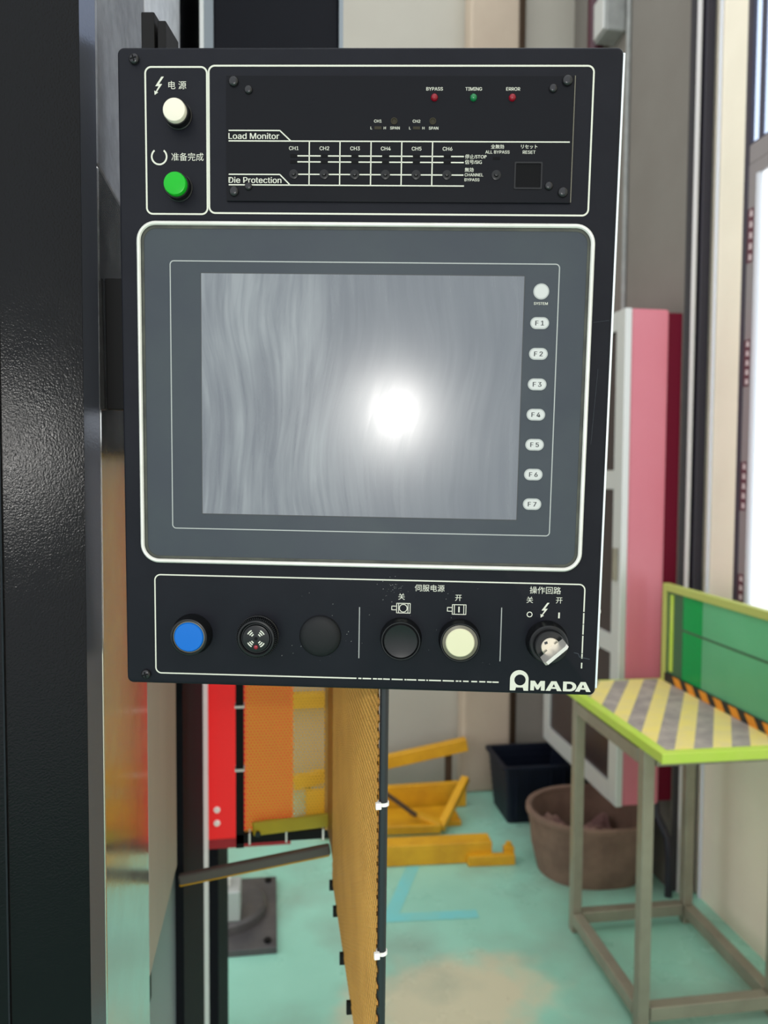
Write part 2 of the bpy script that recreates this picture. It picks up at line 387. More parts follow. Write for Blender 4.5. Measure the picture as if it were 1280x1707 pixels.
# pipes and boxes on the pillar
o = obj('conduit', tube(bmesh.new(), [(1.504, VP_ - 0.012, 0.0), (1.504, VP_ - 0.012, 4.5)], 0.009), 'conduit_white', smooth=True)
tag(o, 'thin white vertical conduit on the dark pillar edge', 'pipe')
o = obj('cable_duct', nb(1.520, 1.556, VP_ - 0.03, VP_ - 0.004, 0, 4.5, bev=0.003), 'cable_black'); tag(o, 'black vertical cable duct beside the cream wall', 'cable duct')
o = obj('conduit', tube(bmesh.new(), [(1.559, VP_ - 0.06, 0.0), (1.559, VP_ - 0.06, 4.5)], 0.006), 'window_white', smooth=True)
tag(o, 'thin pinkish white pipe running up the cream wall edge', 'pipe')
o = obj('fire_pipe', tube(bmesh.new(), [(1.42, 3.33, 2.158), (1.42, 3.33, 4.5)], 0.036, 20), 'maroon_pipe', smooth=True)
tag(o, 'maroon fire riser pipe above the red cabinet', 'pipe')
o = obj('cable_pipe', tube(bmesh.new(), [(1.19, VB - 0.03, 0), (1.19, VB - 0.03, 4.5)], 0.026, 14), 'rust_dark', smooth=True)
tag(o, 'dark brown vertical pipe beside the beige pilaster', 'pipe')
o = obj('conduit', tube(bmesh.new(), [(1.466, 3.10, 2.2), (1.466, 3.10, 4.5)], 0.010), 'grey_box', smooth=True)
tag(o, 'grey vertical conduit on the taupe pillar wall', 'pipe')
jb = empty('junction_box', (UP, 3.20, 3.42))
obj('body', nb(-0.09, 0, -0.06, 0.06, 0, 0.17, bev=0.006), 'grey_box', jb); obj('cover', nb(-0.10, -0.09, -0.05, 0.05, 0.01, 0.16, bev=0.003), 'aluminium', jb)
obj('cable', tube(bmesh.new(), [(-0.045, 0, 0.165), (-0.045, 0.01, 0.3), (-0.03, 0.0, 0.6), (-0.02, 0, 1.05)], 0.014), 'window_dark', jb, smooth=True)
tag(jb, 'grey junction box with dark cable on the pillar wall', 'junction box')

# ------------------------------------------------------------------ fire hydrant cabinet on the pillar
hc = empty('fire_hydrant_cabinet', (0, 0, 0))
H0, H1, HV0, HV1, HU0 = 0.335, 2.155, 2.625, 3.39, 1.25
obj('body', nb(HU0 + 0.025, UP - 0.055, HV0, HV1, H0, H1, bev=0.01), 'hydrant_red_glare', hc)
obj('back_box', nb(UP - 0.055, UP, HV0 + 0.012, HV1 - 0.012, H0 + 0.01, H1 - 0.01), 'hydrant_edge', hc)
bm = bmesh.new(); fw = 0.07
box(bm, HU0, HU0 + 0.026, HV0 - 0.002, HV0 + fw, H0, H1, bev=0.003); box(bm, HU0, HU0 + 0.026, HV1 - fw, HV1, H0, H1, bev=0.003)
box(bm, HU0, HU0 + 0.026, HV0 + fw, HV1 - fw, H0, H0 + fw); box(bm, HU0, HU0 + 0.026, HV0 + fw, HV1 - fw, H1 - fw, H1)
dr = obj('door_frame', bm, 'aluminium', hc); tag(dr, 'pale aluminium door frame')
zs = (H0 + fw, 0.93, 1.54, H1 - fw)
for k, z in enumerate(zs[1:-1]): obj('crossbar', nb(HU0 + 0.001, HU0 + 0.025, HV0 + fw, HV1 - fw, z - 0.035, z + 0.035), 'aluminium', dr)
for a, b in zip(zs, zs[1:]): obj('pane', nb(HU0 + 0.01, HU0 + 0.018, HV0 + fw - .002, HV1 - fw + .002, a - 0.001, b + 0.001), 'hydrant_glass', dr)
obj('handle', nb(HU0 - 0.012, HU0, HV0 + 0.02, HV0 + 0.045, 1.17, 1.29, bev=0.003), 'leg_steel', dr)
tag(hc, 'tall red fire hydrant cabinet with pale framed glass door', 'cabinet')

o = obj('drain_pipe', tube(bmesh.new(), [(1.42, 2.65, 0.334), (1.422, 2.645, 0.29), (1.446, 2.605, 0.22), (1.452, 2.597, 0.15), (1.452, 2.597, 0.0)], 0.014), 'cable_black', smooth=True)
tag(o, 'black bent pipe from the red cabinet to the floor', 'pipe')

# ------------------------------------------------------------------ table with the hazard striped top
tb = empty('work_table', (0, 0, 0))
TU0, TU1, TV0, TV1, TZ = 1.005, 1.455, 1.845, 2.56, 0.83
obj('table_top', nb(TU0, TU1, TV0, TV1, TZ - 0.028, TZ, bev=0.002), 'lime_tape', tb)
bw = 0.026; n58 = (-math.sin(math.radians(58)), math.cos(math.radians(58))); d58 = (math.cos(math.radians(58)), math.sin(math.radians(58)))
for k in range(-9, 16):
    c0 = 0.1447 + 0.0465 * k; c1 = c0 + 0.0465
    P = [(n58[0] * c + d58[0] * t, n58[1] * c + d58[1] * t) for c, t in ((c0, 0.5), (c1, 0.5), (c1, 4), (c0, 4))]
    P = clip(P, TU0 + bw, TU1 - 0.004, TV0 + bw, TV1 - 0.012)
    if len(P) > 2: obj('hazard_stripe', prism(bmesh.new(), P, TZ, TZ + 0.0008), 'stripe_yellow' if k % 2 == 0 else 'stripe_grey', tb)
for x, y in ((1.025, 1.965), (1.025, 2.44), (1.43, 1.965), (1.43, 2.44)):
    lg = obj('leg', nb(x - 0.017, x + 0.017, y - 0.017, y + 0.017, 0, TZ - 0.028, bev=0.003), 'leg_steel', tb)
for x in (1.025, 1.43):
    for z in (0.05, 0.775): obj('rail', nb(x - 0.018, x + 0.018, 1.985, 2.42, z - 0.02, z + 0.02, bev=0.003), 'leg_steel', tb)
for y in (1.965, 2.44):
    for z in (0.05, 0.775): obj('rail', nb(1.045, 1.41, y - 0.018, y + 0.018, z - 0.02, z + 0.02, bev=0.003), 'leg_steel', tb)
tag(tb, 'steel legged table with yellow and grey striped lime edged top', 'table')
# framed green sheet standing on the table
gb = empty('green_screen', (1.385, 0, TZ + 0.001))
B0, B1, BH = 1.87, 2.545, 0.345
obj('frame_post', nb(-0.012, 0.012, B1 - 0.024, B1, 0, BH, bev=0.002), 'board_rail', gb); obj('frame_post', nb(-0.012, 0.012, B0, B0 + 0.024, 0, BH, bev=0.002), 'board_rail', gb)
obj('frame_rail', nb(-0.012, 0.012, B0 + 0.024, B1 - 0.024, BH - 0.026, BH, bev=0.002), 'board_rail', gb)
obj('backing_strip', nb(-0.004, 0.004, B1 - 0.125, B1 - 0.024, 0.03, BH - 0.026), 'board_dark', gb)
obj('lime_strip', nb(-0.007, -0.004, B1 - 0.066, B1 - 0.046, 0.04, BH - 0.035), 'lime_tape', gb)
obj('green_sheet', nb(-0.003, 0.003, 2.30, B1 - 0.125, 0.03, BH - 0.026), 'green_vivid', gb)
obj('green_sheet', nb(-0.003, 0.003, B0 + 0.024, 2.30, 0.03, BH - 0.026), 'green_faded', gb)
obj('seam', nb(-0.0045, -0.003, B0 + 0.024, B1 - 0.125, 0.196, 0.203), 'board_dark', gb)
sb = obj('base_strip', nb(-0.012, 0.012, B0 + 0.024, B1 - 0.024, 0, 0.03), 'tape_black', gb)
for k in range(8):
    y = B0 + 0.04 + 0.082 * k
    if y + 0.062 > B1 - 0.03: continue
    bm = bmesh.new(); prism(bm, [(y - 0.006, 0.0005), (y + 0.036, 0.0005), (y + 0.060, 0.0295), (y + 0.018, 0.0295)], -0.0135, -0.0121, Matrix(((0, 0, 1, 0), (1, 0, 0, 0), (0, 1, 0, 0), (0, 0, 0, 1))))
    obj('tape_stripe', bm, 'tape_orange', sb)
tag(gb, 'framed green plastic sheet standing on the striped table', 'screen')

# ------------------------------------------------------------------ tub, crate and yellow steel on the floor
bt = empty('brown_tub', (1.232, 2.845, 0)); bt.scale = (0.95, 0.95, 1.0)
def oval(bm, prof, n=44, sx=1.0, sy=1.0):
    lathe(bm, prof, n); bmesh.ops.scale(bm, vec=(sx, sy, 1), verts=bm.verts); return bm
def sq(o, p=3.2):
    for v in o.data.vertices:   # squarish oval plan
        x, y = v.co.x, v.co.y; r = math.hypot(x, y)
        if r > 1e-5:
            t = math.atan2(y, x); k = 1.0 if x < 0 else (abs(math.cos(t)) ** p + abs(math.sin(t)) ** p) ** (-1 / p)
            v.co.x *= k; v.co.y *= k
o = obj('tub_wall', oval(bmesh.new(), [(0, 0.0), (0.20, 0.0), (0.225, 0.10), (0.238, 0.225), (0.226, 0.225), (0.21, 0.10), (0.185, 0.018), (0, 0.018)], sy=0.93), 'tub_brown', bt, smooth=True); sq(o)
o = obj('rim', oval(bmesh.new(), [(0.224, 0.226), (0.224, 0.242), (0.236, 0.248), (0.249, 0.242), (0.249, 0.226), (0.238, 0.2255), (0.224, 0.226)], sy=0.93), 'tub_brown', bt, smooth=True); sq(o)
bm = bmesh.new(); bmesh.ops.create_grid(bm, x_segments=24, y_segments=24, size=0.15)
for v in bm.verts: v.co.z = 0.12 + random.uniform(-0.01, 0.01) + 0.04 * math.sin(v.co.x * 23 + 1) * math.cos(v.co.y * 19)
obj('contents', bm, 'tub_inner', bt, smooth=True)
tag(bt, 'dusty brown tub on the floor under the red cabinet', 'tub')

cr = empty('plastic_crate', (1.185, 3.37, 0))
bm = bmesh.new(); x1, y1, h, t = 0.165, 0.14, 0.250, 0.008
def taper(a, z): return a - 0.022 * (1 - z / h)
def wallring(z0, z1, o0, w):
    ring(bm, rrect(-taper(x1, z0) - o0, taper(x1, z0) + o0, -taper(y1, z0) - o0, taper(y1, z0) + o0, 0.015), rrect(-taper(x1, z0) + w, taper(x1, z0) - w, -taper(y1, z0) + w, taper(y1, z0) - w, 0.012), z0, z1)
for k in range(8): wallring(h * k / 8, h * (k + 1) / 8, 0, t)
prism(bm, rrect(-x1 + .024, x1 - .024, -y1 + .024, y1 - .024, 0.012), 0.0, 0.01)
cb = obj('crate_wall', bm, 'crate_navy', cr)
bm = bmesh.new(); ring(bm, rrect(-x1 - .012, x1 + .012, -y1 - .012, y1 + .012, .02), rrect(-x1 + .008, x1 - .008, -y1 + .008, y1 - .008, .012), h, h + 0.014); obj('rim', bm, 'crate_navy', cr)
for x in (-0.11, -0.05, 0.05, 0.11): obj('rib', nb(x - 0.004, x + 0.004, -y1 - .006, -y1 + .022, 0.02, h - 0.002), 'crate_navy', cr)
obj('inner_load', nb(-0.13, 0.13, -0.10, 0.10, 0.01, 0.14, bev=0.01), 'crate_navy', cr)
tag(cr, 'dark navy plastic crate on the floor beside the tub', 'crate')

def beamthing(name, parts, label, cat, group=None):
    t = empty(name)
    for nm, p, q, w, h, m in parts: obj(nm, beam(bmesh.new(), p, q, w, h), m, t)
    tag(t, label, cat, group); return t
t = beamthing('steel_beam', [('square_tube', (0.33, 2.985, 0.043), (0.875, 2.965, 0.043), 0.08, 0.082, 'scrap_yellow'),
                             ('end_lug', (0.77, 2.915, 0.021), (0.96, 2.905, 0.021), 0.03, 0.040, 'scrap_yellow'),
                             ('end_plate', (0.925, 2.935, 0.03), (0.965, 2.935, 0.03), 0.03, 0.058, 'scrap_yellow')],
              'yellow square steel beam lying nearest on the green floor', 'beam')
bolt = bmesh.new(); lathe(bolt, [(0, .075), (.012, .075), (.012, .058), (.0, .058)], 6, Matrix.Translation((0.945, 2.935, 0))); obj('bolt', bolt, 'scrap_yellow', t)
beamthing('steel_frame', [('channel', (0.15, 3.44, 0.06), (0.90, 3.46, 0.06), 0.03, 0.115, 'scrap_yellow'),
                          ('channel', (0.20, 3.21, 0.035), (0.72, 3.19, 0.030), 0.035, 0.035, 'scrap_yellow'),
                          ('diagonal', (0.72, 3.185, 0.030), (0.885, 3.40, 0.155), 0.035, 0.03, 'scrap_yellow'),
                          ('gusset', (0.60, 3.26, 0.075), (0.725, 3.19, 0.045), 0.045, 0.016, 'scrap_yellow'),
                          ('floor_channel', (0.22, 3.33, 0.012), (0.83, 3.34, 0.012), 0.17, 0.022, 'scrap_yellow'),
                          ('dark_rod', (0.43, 3.30, 0.20), (0.62, 3.22, 0.075), 0.016, 0.016, 'rust_dark')],
          'open yellow steel frame lying against the back wall', 'frame')
beamthing('steel_beam', [('square_tube', (0.10, 3.575, 0.105), (0.925, 3.545, 0.265), 0.045, 0.058, 'scrap_yellow'),
                         ('prop', (0.84, 3.56, 0.0), (0.84, 3.56, 0.222), 0.03, 0.03, 'rust_dark'), ('prop', (0.17, 3.575, 0.0), (0.17, 3.575, 0.09), 0.03, 0.03, 'rust_dark')],
          'yellow steel beam propped slantwise along the back wall', 'beam')
beamthing('guard_rail', [('rail', (-0.25, 3.66, 0.47), (0.32, 3.66, 0.47), 0.05, 0.07, 'scrap_yellow'), ('post', (-0.2, 3.66, 0), (-0.2, 3.66, 0.44), 0.05, 0.05, 'scrap_yellow'),
                         ('post', (-0.06, 3.66, 0), (-0.06, 3.66, 0.44), 0.05, 0.05, 'scrap_yellow')], 'low yellow rail seen through the mesh guard', 'rail')

# ------------------------------------------------------------------ levelling foot on its base plate
ft = empty('machine_foot', (-0.165, 2.67, 0))
obj('base_plate', nb(-0.185, 0.18, -0.224, 0.223, 0, 0.022, bev=0.002), 'foot_black', ft)
obj('disc', lathe(bmesh.new(), [(0, .022), (0.145, .022), (0.145, .05), (0.135, .06), (0, .06)], 44), 'foot_black', ft, smooth=True)
obj('block', nb(-0.07, 0.06, -0.13, -0.03, 0.06, 0.165, bev=0.006), 'foot_grey', ft)
obj('hole', lathe(bmesh.new(), [(0, 0), (0.014, 0), (0.014, 0.004), (0, 0.004)], 18, Matrix.Translation((0.0, -0.1305, 0.10)) @ Matrix.Rotation(PI / 2, 4, 'X')), 'recess_black', ft)
obj('stud', lathe(bmesh.new(), [(0, .165), (.026, .165), (.026, .19), (.016, .19), (.016, .245), (0, .245)], 16, Matrix.Translation((0.0, -0.08, 0))), 'tie_white', ft, smooth=True)
for x, y in ((0.15, 0.19), (0.15, -0.19), (-0.155, 0.19), (-0.155, -0.19)):
    obj('bolt', lathe(bmesh.new(), [(0, .032), (.012, .032), (.012, .022), (0, .022)], 6, Matrix.Translation((x, y, 0))), 'frame_black', ft)
tag(ft, 'black square machine foot plate with grey block on the floor', 'machine foot')

# ------------------------------------------------------------------ the press: near column, side, bracket plate, far column, head and red cover
pr = empty('press_machine', (-0.15, 0.7, 0))
def mp(name, bm, m, lab=None, smooth=False):
    bmesh.ops.translate(bm, vec=(0.15, -0.7, 0), verts=bm.verts)
    o = obj(name, bm, m, pr, smooth)
    if lab: o['label'] = lab
    return o
UA = -0.1275
c17, s17 = math.cos(math.radians(17)), math.sin(math.radians(17))
A = (UA - 0.0085, 0.590)
def alongA(t, off=0): return (A[0] - c17 * t + s17 * off, A[1] - s17 * t - c17 * off)
bm = bmesh.new()
prism(bm, [(UA - 0.0040, 0.606), A, alongA(0.0535), (alongA(0.0535)[0] - 0.05, 0.75), (UA - 0.0015, 0.75)], 0, 3.2)
mp('column', bm, 'machine_black', 'black textured paint column')
bm = bmesh.new(); prism(bm, [(UA - 0.0008, 0.6062), (A[0] + 0.0002, A[1]), (UA - 0.0040, 0.6064)], 0, 3.2)
mp('column_chamfer', bm, 'chamfer', 'worn shiny chamfer of the near column')
bm = bmesh.new(); prism(bm, [alongA(0.056, 0.004), alongA(0.30, 0.004), (alongA(0.30)[0], 0.70), (alongA(0.056)[0] - 0.05, 0.72)], 0, 3.2)
mp('cover_plate', bm, 'machine_black', 'black cover plate')
mp('upper_side', nb(-0.20, UA, 0.607, 0.828, 1.78, 3.2, bev=0.002), 'upper_side', 'grey textured upper side')
mp('side_face', nb(-0.20, UA, 0.607, 0.812, 0, 1.779, bev=0.002), 'polished_side', 'polished steel side reflecting the floor')
mp('bracket_plate', nb(-0.140, UA, 0.814, 1.046, 1.022, 1.88), 'bracket_taupe', 'taupe bracket plate')
mp('upper_plate', nb(-0.140, UA, 0.832, 1.14, 1.88, 3.2), 'bead_steel', 'bright textured upper plate')
mp('plate_bolt', nb(-0.14, UA - 0.002, 0.815, 0.835, 0.985, 1.022), 'frame_black')
mp('rear_side', nb(-0.30, -0.1405, 0.814, 1.13, 0, 3.2), 'slate_side', 'slate grey rear side')
mp('rear_column', nb(-0.30, -0.1285, 1.13, 1.46, 0, 3.2), 'machine_black_far', 'black rear column')
mp('column_edge', nb(-0.30, -0.1285, 1.461, 1.57, 0, 3.2), 'pale_edge', 'pale metal edge of rear column')
hd = mp('upper_cabinet', nb(-0.082, 0.097, 1.15, 1.72, 1.58, 3.2, bev=0.003), 'machine_navy', 'dark navy machine head')
mp('cabinet_edge', nb(0.097, 0.103, 1.145, 1.70, 1.58, 3.2), 'slate_side')
mp('head_trim', nb(-0.101, -0.0955, 1.146, 1.70, 1.58, 3.2, bev=0.001), 'pale_edge', 'white trim strip beside the machine head')
mp('head_trim_plate', nb(-0.0955, -0.082, 1.152, 1.70, 1.58, 3.2), 'slate_side')
mp('head_arm', nb(-0.14, -0.08, 1.62, 1.70, 1.8, 3.2), 'machine_black_far')
rd = mp('red_cover', nb(-0.26, 0.045, 1.65, 2.15, 0.765, 1.575, bev=0.006), 'red_paint', 'bright red machine cover')
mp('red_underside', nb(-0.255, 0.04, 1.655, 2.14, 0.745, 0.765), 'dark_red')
for z in (0.833, 0.804): mp('cover_bolt', lathe(bmesh.new(), [(0, .006), (.005, .006), (.007, .002), (.007, 0), (0, 0)], 14, Matrix.Translation((-0.117, 1.65, z)) @ Matrix.Rotation(PI / 2, 4, 'X')), 'tie_white')
mp('red_support', nb(-0.24, -0.12, 1.72, 2.1, 0.0, 0.745), 'machine_black_far')
tag(pr, 'black press machine frame with red cover on the left', 'machine')

# ------------------------------------------------------------------ perforated yellow guard hanging under the machine head
def perforated(w, h, p, bar, th):
    """flat sheet w x h in local x, z with staggered six sided holes; th thick along local y"""
    bm = bmesh.new(); rows = int(h / (p * 0.866)); cols = int(w / p); rr = p / 2 - bar / 2
    cell = {}
    def V(x, z, y): 
        k = (round(x * 1e6), round(z * 1e6), y)
        if k not in cell: cell[k] = bm.verts.new((x, y, z))
        return cell[k]
    R = p / math.sqrt(3)
    for j in range(rows):
        for i in range(cols):
            cx = p * (i + 0.5 + (0.5 if j % 2 else 0)); cz = p * 0.866 * (j + 0.5)
            if cx + p / 2 > w + 1e-6: continue
            for k in range(6):
                a0, a1 = math.radians(60 * k + 30), math.radians(60 * k + 90)
                o0 = (cx + R * math.cos(a0), cz + R * math.sin(a0)); o1 = (cx + R * math.cos(a1), cz + R * math.sin(a1))
                i0 = (cx + rr * math.cos(a0), cz + rr * math.sin(a0)); i1 = (cx + rr * math.cos(a1), cz + rr * math.sin(a1))
                bm.faces.new((V(*o0, 0), V(*o1, 0), V(*i1, 0), V(*i0, 0)))
                bm.faces.new((V(*o0, th), V(*i0, th), V(*i1, th), V(*o1, th)))
                bm.faces.new((V(*i0, 0), V(*i1, 0), V(*i1, th), V(*i0, th)))
    return bm
def raw(name, bm, m, parent, mx):
    bmesh.ops.transform(bm, matrix=mx, verts=bm.verts)
    me = bpy.data.meshes.new(name); bm.to_mesh(me); bm.free(); me.materials.append(M[m])
    o = bpy.data.objects.new(name, me); COL.objects.link(o); o.parent = parent; return o
gd = empty('mesh_guard', (0, 0, 0))
GZ = 0.978
o = raw('perforated_panel', perforated(0.134, 0.60, 0.0052, 0.0014, 0.0006), 'mesh_yellow', gd, Matrix.Translation((-0.043, 1.205, GZ + 0.01))); o['kind'] = 'stuff'
UM = 0.085
o = raw('perforated_panel', perforated(0.46, 0.60, 0.0080, 0.0024, 0.0012), 'mesh_tan', gd, Matrix.Translation((UM, 0.60, GZ)) @ Matrix.Rotation(PI / 2, 4, 'Z')); o['kind'] = 'stuff'
obj('corner_post', nb(-0.056, -0.044, 1.198, 1.212, GZ - 0.012, 1.58), 'frame_black', gd)
obj('bottom_bar', nb(-0.056, 0.094, 1.198, 1.212, GZ - 0.005, GZ + 0.009), 'frame_black', gd)
obj('corner_post', nb(UM - 0.002, UM + 0.010, 1.198, 1.21, GZ + .009, 1.58), 'mesh_tan', gd)
obj('side_rail', nb(UM + 0.002, UM + 0.010, 1.06, 1.20, GZ + 0.012, 1.58), 'mesh_tan', gd)
rl = obj('cross_rail', beam(bmesh.new(), (-0.133, 1.115, 0.966), (0.084, 1.105, 1.002), 0.012, 0.014), 'rail_taupe', gd)
obj('yellow_lip', beam(bmesh.new(), (-0.133, 1.117, 0.957), (0.084, 1.107, 0.993), 0.010, 0.004), 'scrap_yellow', gd)
pl = obj('yellow_plate', beam(bmesh.new(), (-0.030, 1.192, 0.998), (0.090, 1.192, 1.006), 0.006, 0.022), 'olive_yellow', gd)
obj('bolt', lathe(bmesh.new(), [(0, .005), (.0045, .005), (.0045, 0), (0, 0)], 6, Matrix.Translation((-0.022, 1.189, 0.992)) @ Matrix.Rotation(PI / 2, 4, 'X')), 'screw_black', pl)
obj('top_rail', beam(bmesh.new(), (UM + 0.006, 0.60, 1.575), (UM + 0.006, 1.15, 1.575), 0.012, 0.02), 'frame_black', gd)
for x in (-0.035, 0.022, 0.080): obj('cable_tie', nb(x - 0.0015, x + 0.0015, 1.1965, 1.2135, GZ - 0.007, GZ + 0.011), 'tie_white', gd)
for z in (1.09, 1.19): obj('cable_tie', nb(-0.0575, -0.0425, 1.1965, 1.2135, z - 0.002, z + 0.002), 'tie_white', gd)
for y in (0.80, 0.885, 0.985, 1.05): obj('cable_tie', nb(UM - 0.006, UM + 0.006, y - 0.002, y + 0.002, GZ - 0.008, GZ + 0.006), 'frame_black', gd)
tag(gd, 'yellow perforated mesh guard hanging below the control panel', 'guard')
hs = empty('black_hose', (UM + 0.003, 0.598, 0))
obj('hose', tube(bmesh.new(), [(0.0, -0.002, 1.57), (0.0005, -0.001, 1.40), (0.0, 0.0, 1.28), (0.0, 0.004, 1.16), (0.0, 0.008, 1.08), (0, 0.01, 0.96)], 0.0036, 16), 'hose_black', hs, smooth=True)
for z, yy in ((1.288, 0.0), (1.163, 0.004)):
    tie = obj('cable_tie', lathe(bmesh.new(), [(.0037, z - .0014), (.0047, z - .0014), (.0047, z + .0014), (.0037, z + .0014), (.0037, z - .0014)], 18, Matrix.Translation((0, yy, 0))), 'tie_white', hs)
    obj('tie_head', nb(-0.0068, -0.0022, yy - 0.0068, yy - 0.0028, z - 0.0026, z + 0.0026, bev=0.0006), 'tie_white', tie)
tag(hs, 'black hose with white cable ties beside the mesh guard', 'hose')

# ------------------------------------------------------------------ the operator panel (local: x right, y up, z towards the operator; millimetres)
PX = Vector((0.98374, -0.17916, -0.01273)); PYu = Vector((0.00352, -0.05162, 0.99866)); PZ = PX.cross(PYu)
op = empty('operator_panel'); op.empty_display_size = 0.05
op.matrix_world = Matrix(((PX.x, PYu.x, PZ.x, 0.06104), (PX.y, PYu.y, PZ.y, 0.52032), (PX.z, PYu.z, PZ.z, 1.61394), (0, 0, 0, 1)))
tag(op, 'black machine control panel with grey display and coloured push buttons', 'control panel')
SC = Matrix.Scale(0.001, 4)
def pobj(name, bm, m, parent=op, smooth=False, label=None):
    bmesh.ops.transform(bm, matrix=SC, verts=bm.verts)
    o = obj(name, bm, m, parent, smooth)
    if label: o['label'] = label
    return o
W2, H2 = 165.0, 214.4
hb = bmesh.new()
pts = lambda i: rrect(-W2 + i, W2 - i, -H2 + i, H2 - i, max(4.5 - i, 0.8), 6)
prof = [(1.6, -62), (0, -60), (0, -2.2), (0.25, -1.1), (0.9, -0.3), (2.0, 0)]
rings = [[hb.verts.new((x, y, z)) for x, y in pts(i)] for i, z in prof]
for a, b in zip(rings, rings[1:]):
    for k in range(len(a)): hb.faces.new((a[k], a[(k + 1) % len(a)], b[(k + 1) % len(a)], b[k]))
hb.faces.new(rings[0][::-1]); hb.faces.new(rings[-1])
pobj('housing', hb, 'panel_black', smooth=True)
pobj('edge_highlight', nb(W2 - 0.6, W2 + 1.3, -H2 + 5, H2 - 3, -4.0, -1.2, bev=0.5), 'panel_highlight', label='bright painted highlight along the right edge')  # added pale strip: window highlight on the bent edge put into its colour
for y in (-156, -182): pobj('side_screw', lathe(bmesh.new(), [(0, 2.4), (1.5, 2.1), (2.6, 1.0), (2.9, 0), (0, 0)], 16, Matrix.Translation((W2 + 0.6, y, -7)) @ Matrix.Rotation(PI / 2, 4, 'Y')), 'nickel', smooth=True)
# arm that carries the panel from the column
ar = pobj('mounting_arm', nb(-170, -160, -20, 268, -97, -61, bev=1), 'frame_black', label='black mounting arm behind the panel')
pobj('arm_clamp', nb(-158, -151.5, 60, 262, -92, -61, bev=1), 'frame_black', ar)
pobj('arm_foot', nb(-204, -150, -20, 80, -96, -70, bev=1), 'frame_black', ar)

FONT = None
try:
    import os
    FONT = bpy.data.fonts.load(os.path.join(bpy.utils.system_resource('DATAFILES'), 'fonts', 'Inter.woff2'))
except Exception:
    FONT = None
def text(s, x, y, size, m='ink_white', parent=op, z=0.25, bold=0.0, sx=1.0, align='CENTER', name='printed_text', width=None):
    """flat printed lettering; size is the font height in mm, (x, y) the centre of its box"""
    c = bpy.data.curves.new('lettering', 'FONT'); c.body = s
    if FONT and s.isascii(): c.font = FONT; size *= 1.22
    c.size = size; c.align_x = align; c.resolution_u = 3
    t = bpy.data.objects.new('lettering', c); COL.objects.link(t)
    me = bpy.data.meshes.new_from_object(t.evaluated_get(bpy.context.evaluated_depsgraph_get()))
    bpy.data.objects.remove(t); bpy.data.curves.remove(c)
    xs = [v.co.x for v in me.vertices]; ys = [v.co.y for v in me.vertices]
    ym = (min(ys) + max(ys)) / 2; xm = (min(xs) + max(xs)) / 2 if align == 'CENTER' else min(xs)
    for v in me.vertices: v.co = ((x + (v.co.x - xm) * sx) / 1000, (y + v.co.y - ym) / 1000, z / 1000)
    if width:
        xs = [v.co.x * 1000 for v in me.vertices]; k = width / (max(xs) - min(xs)); xa = x if align == 'CENTER' else min(xs)
        for v in me.vertices: v.co.x = (xa + (v.co.x * 1000 - xa) * k) / 1000
    if bold:   # heavier strokes: the same outline printed twice, a hair apart
        bm = bmesh.new(); bm.from_mesh(me); n0 = len(bm.verts); bm.from_mesh(me); bm.verts.ensure_lookup_table()
        for i_, v in enumerate(bm.verts): v.co.x += (bold if i_ < n0 else -bold) / 1000; v.co.z += 0 if i_ < n0 else 0.00001
        bm.to_mesh(me); bm.free()
    me.materials.clear(); me.materials.append(M[m]); me.name = name
    o = bpy.data.objects.new(name, me); COL.objects.link(o); o.parent = parent
    return o
def lines(segs, w, name, m='ink_white', parent=op, z0=0.0, z1=0.15):
    bm = bmesh.new()
    for p, q in segs: strip(bm, p, q, w, z0, z1)
    return pobj(name, bm, m, parent)
def border(x0, x1, y0, y1, r, w, name='printed_border', m='ink_white', parent=op, z0=0.0, z1=0.15):
    bm = bmesh.new(); ring(bm, rrect(x0 - w / 2, x1 + w / 2, y0 - w / 2, y1 + w / 2, r + w / 2), rrect(x0 + w / 2, x1 - w / 2, y0 + w / 2, y1 - w / 2, r - w / 2), z0, z1)
    return pobj(name, bm, m, parent)
def poly(P, name, m='ink_white', parent=op, z0=0.0, z1=0.15): return pobj(name, prism(bmesh.new(), P, z0, z1), m, parent)
def bolt_sign(cx, cy, h):
    P = [(0.16, .5), (-0.20, -.02), (0.00, -.02), (-.17, -.30), (-.26, -.26), (-.24, -.5), (-.03, -.36), (-.11, -.33), (.20, .10), (0.02, .10), (.30, .5)]
    return poly([(cx + a * h, cy + b * h) for a, b in P], 'printed_symbol')
def arc(cx, cy, r, a0, a1, w, name='printed_symbol', parent=op, n=28, z0=0.0, z1=0.15, m='ink_white', ry=None):
    P = []
    for rr, seq in ((r + w / 2, range(n + 1)), (r - w / 2, range(n, -1, -1))):
        for k in seq:
            t = math.radians(a0 + (a1 - a0) * k / n); P.append((cx + rr * math.cos(t), cy + rr * math.sin(t) * (ry or 1)))
    bm = bmesh.new(); N = n + 1
    for z in (0,): pass
    lo = [bm.verts.new((x, y, z1)) for x, y in P]
    for k in range(n): bm.faces.new((lo[k], lo[k + 1], lo[2 * N - 2 - k], lo[2 * N - 1 - k]))
    return pobj(name, bm, m, parent)

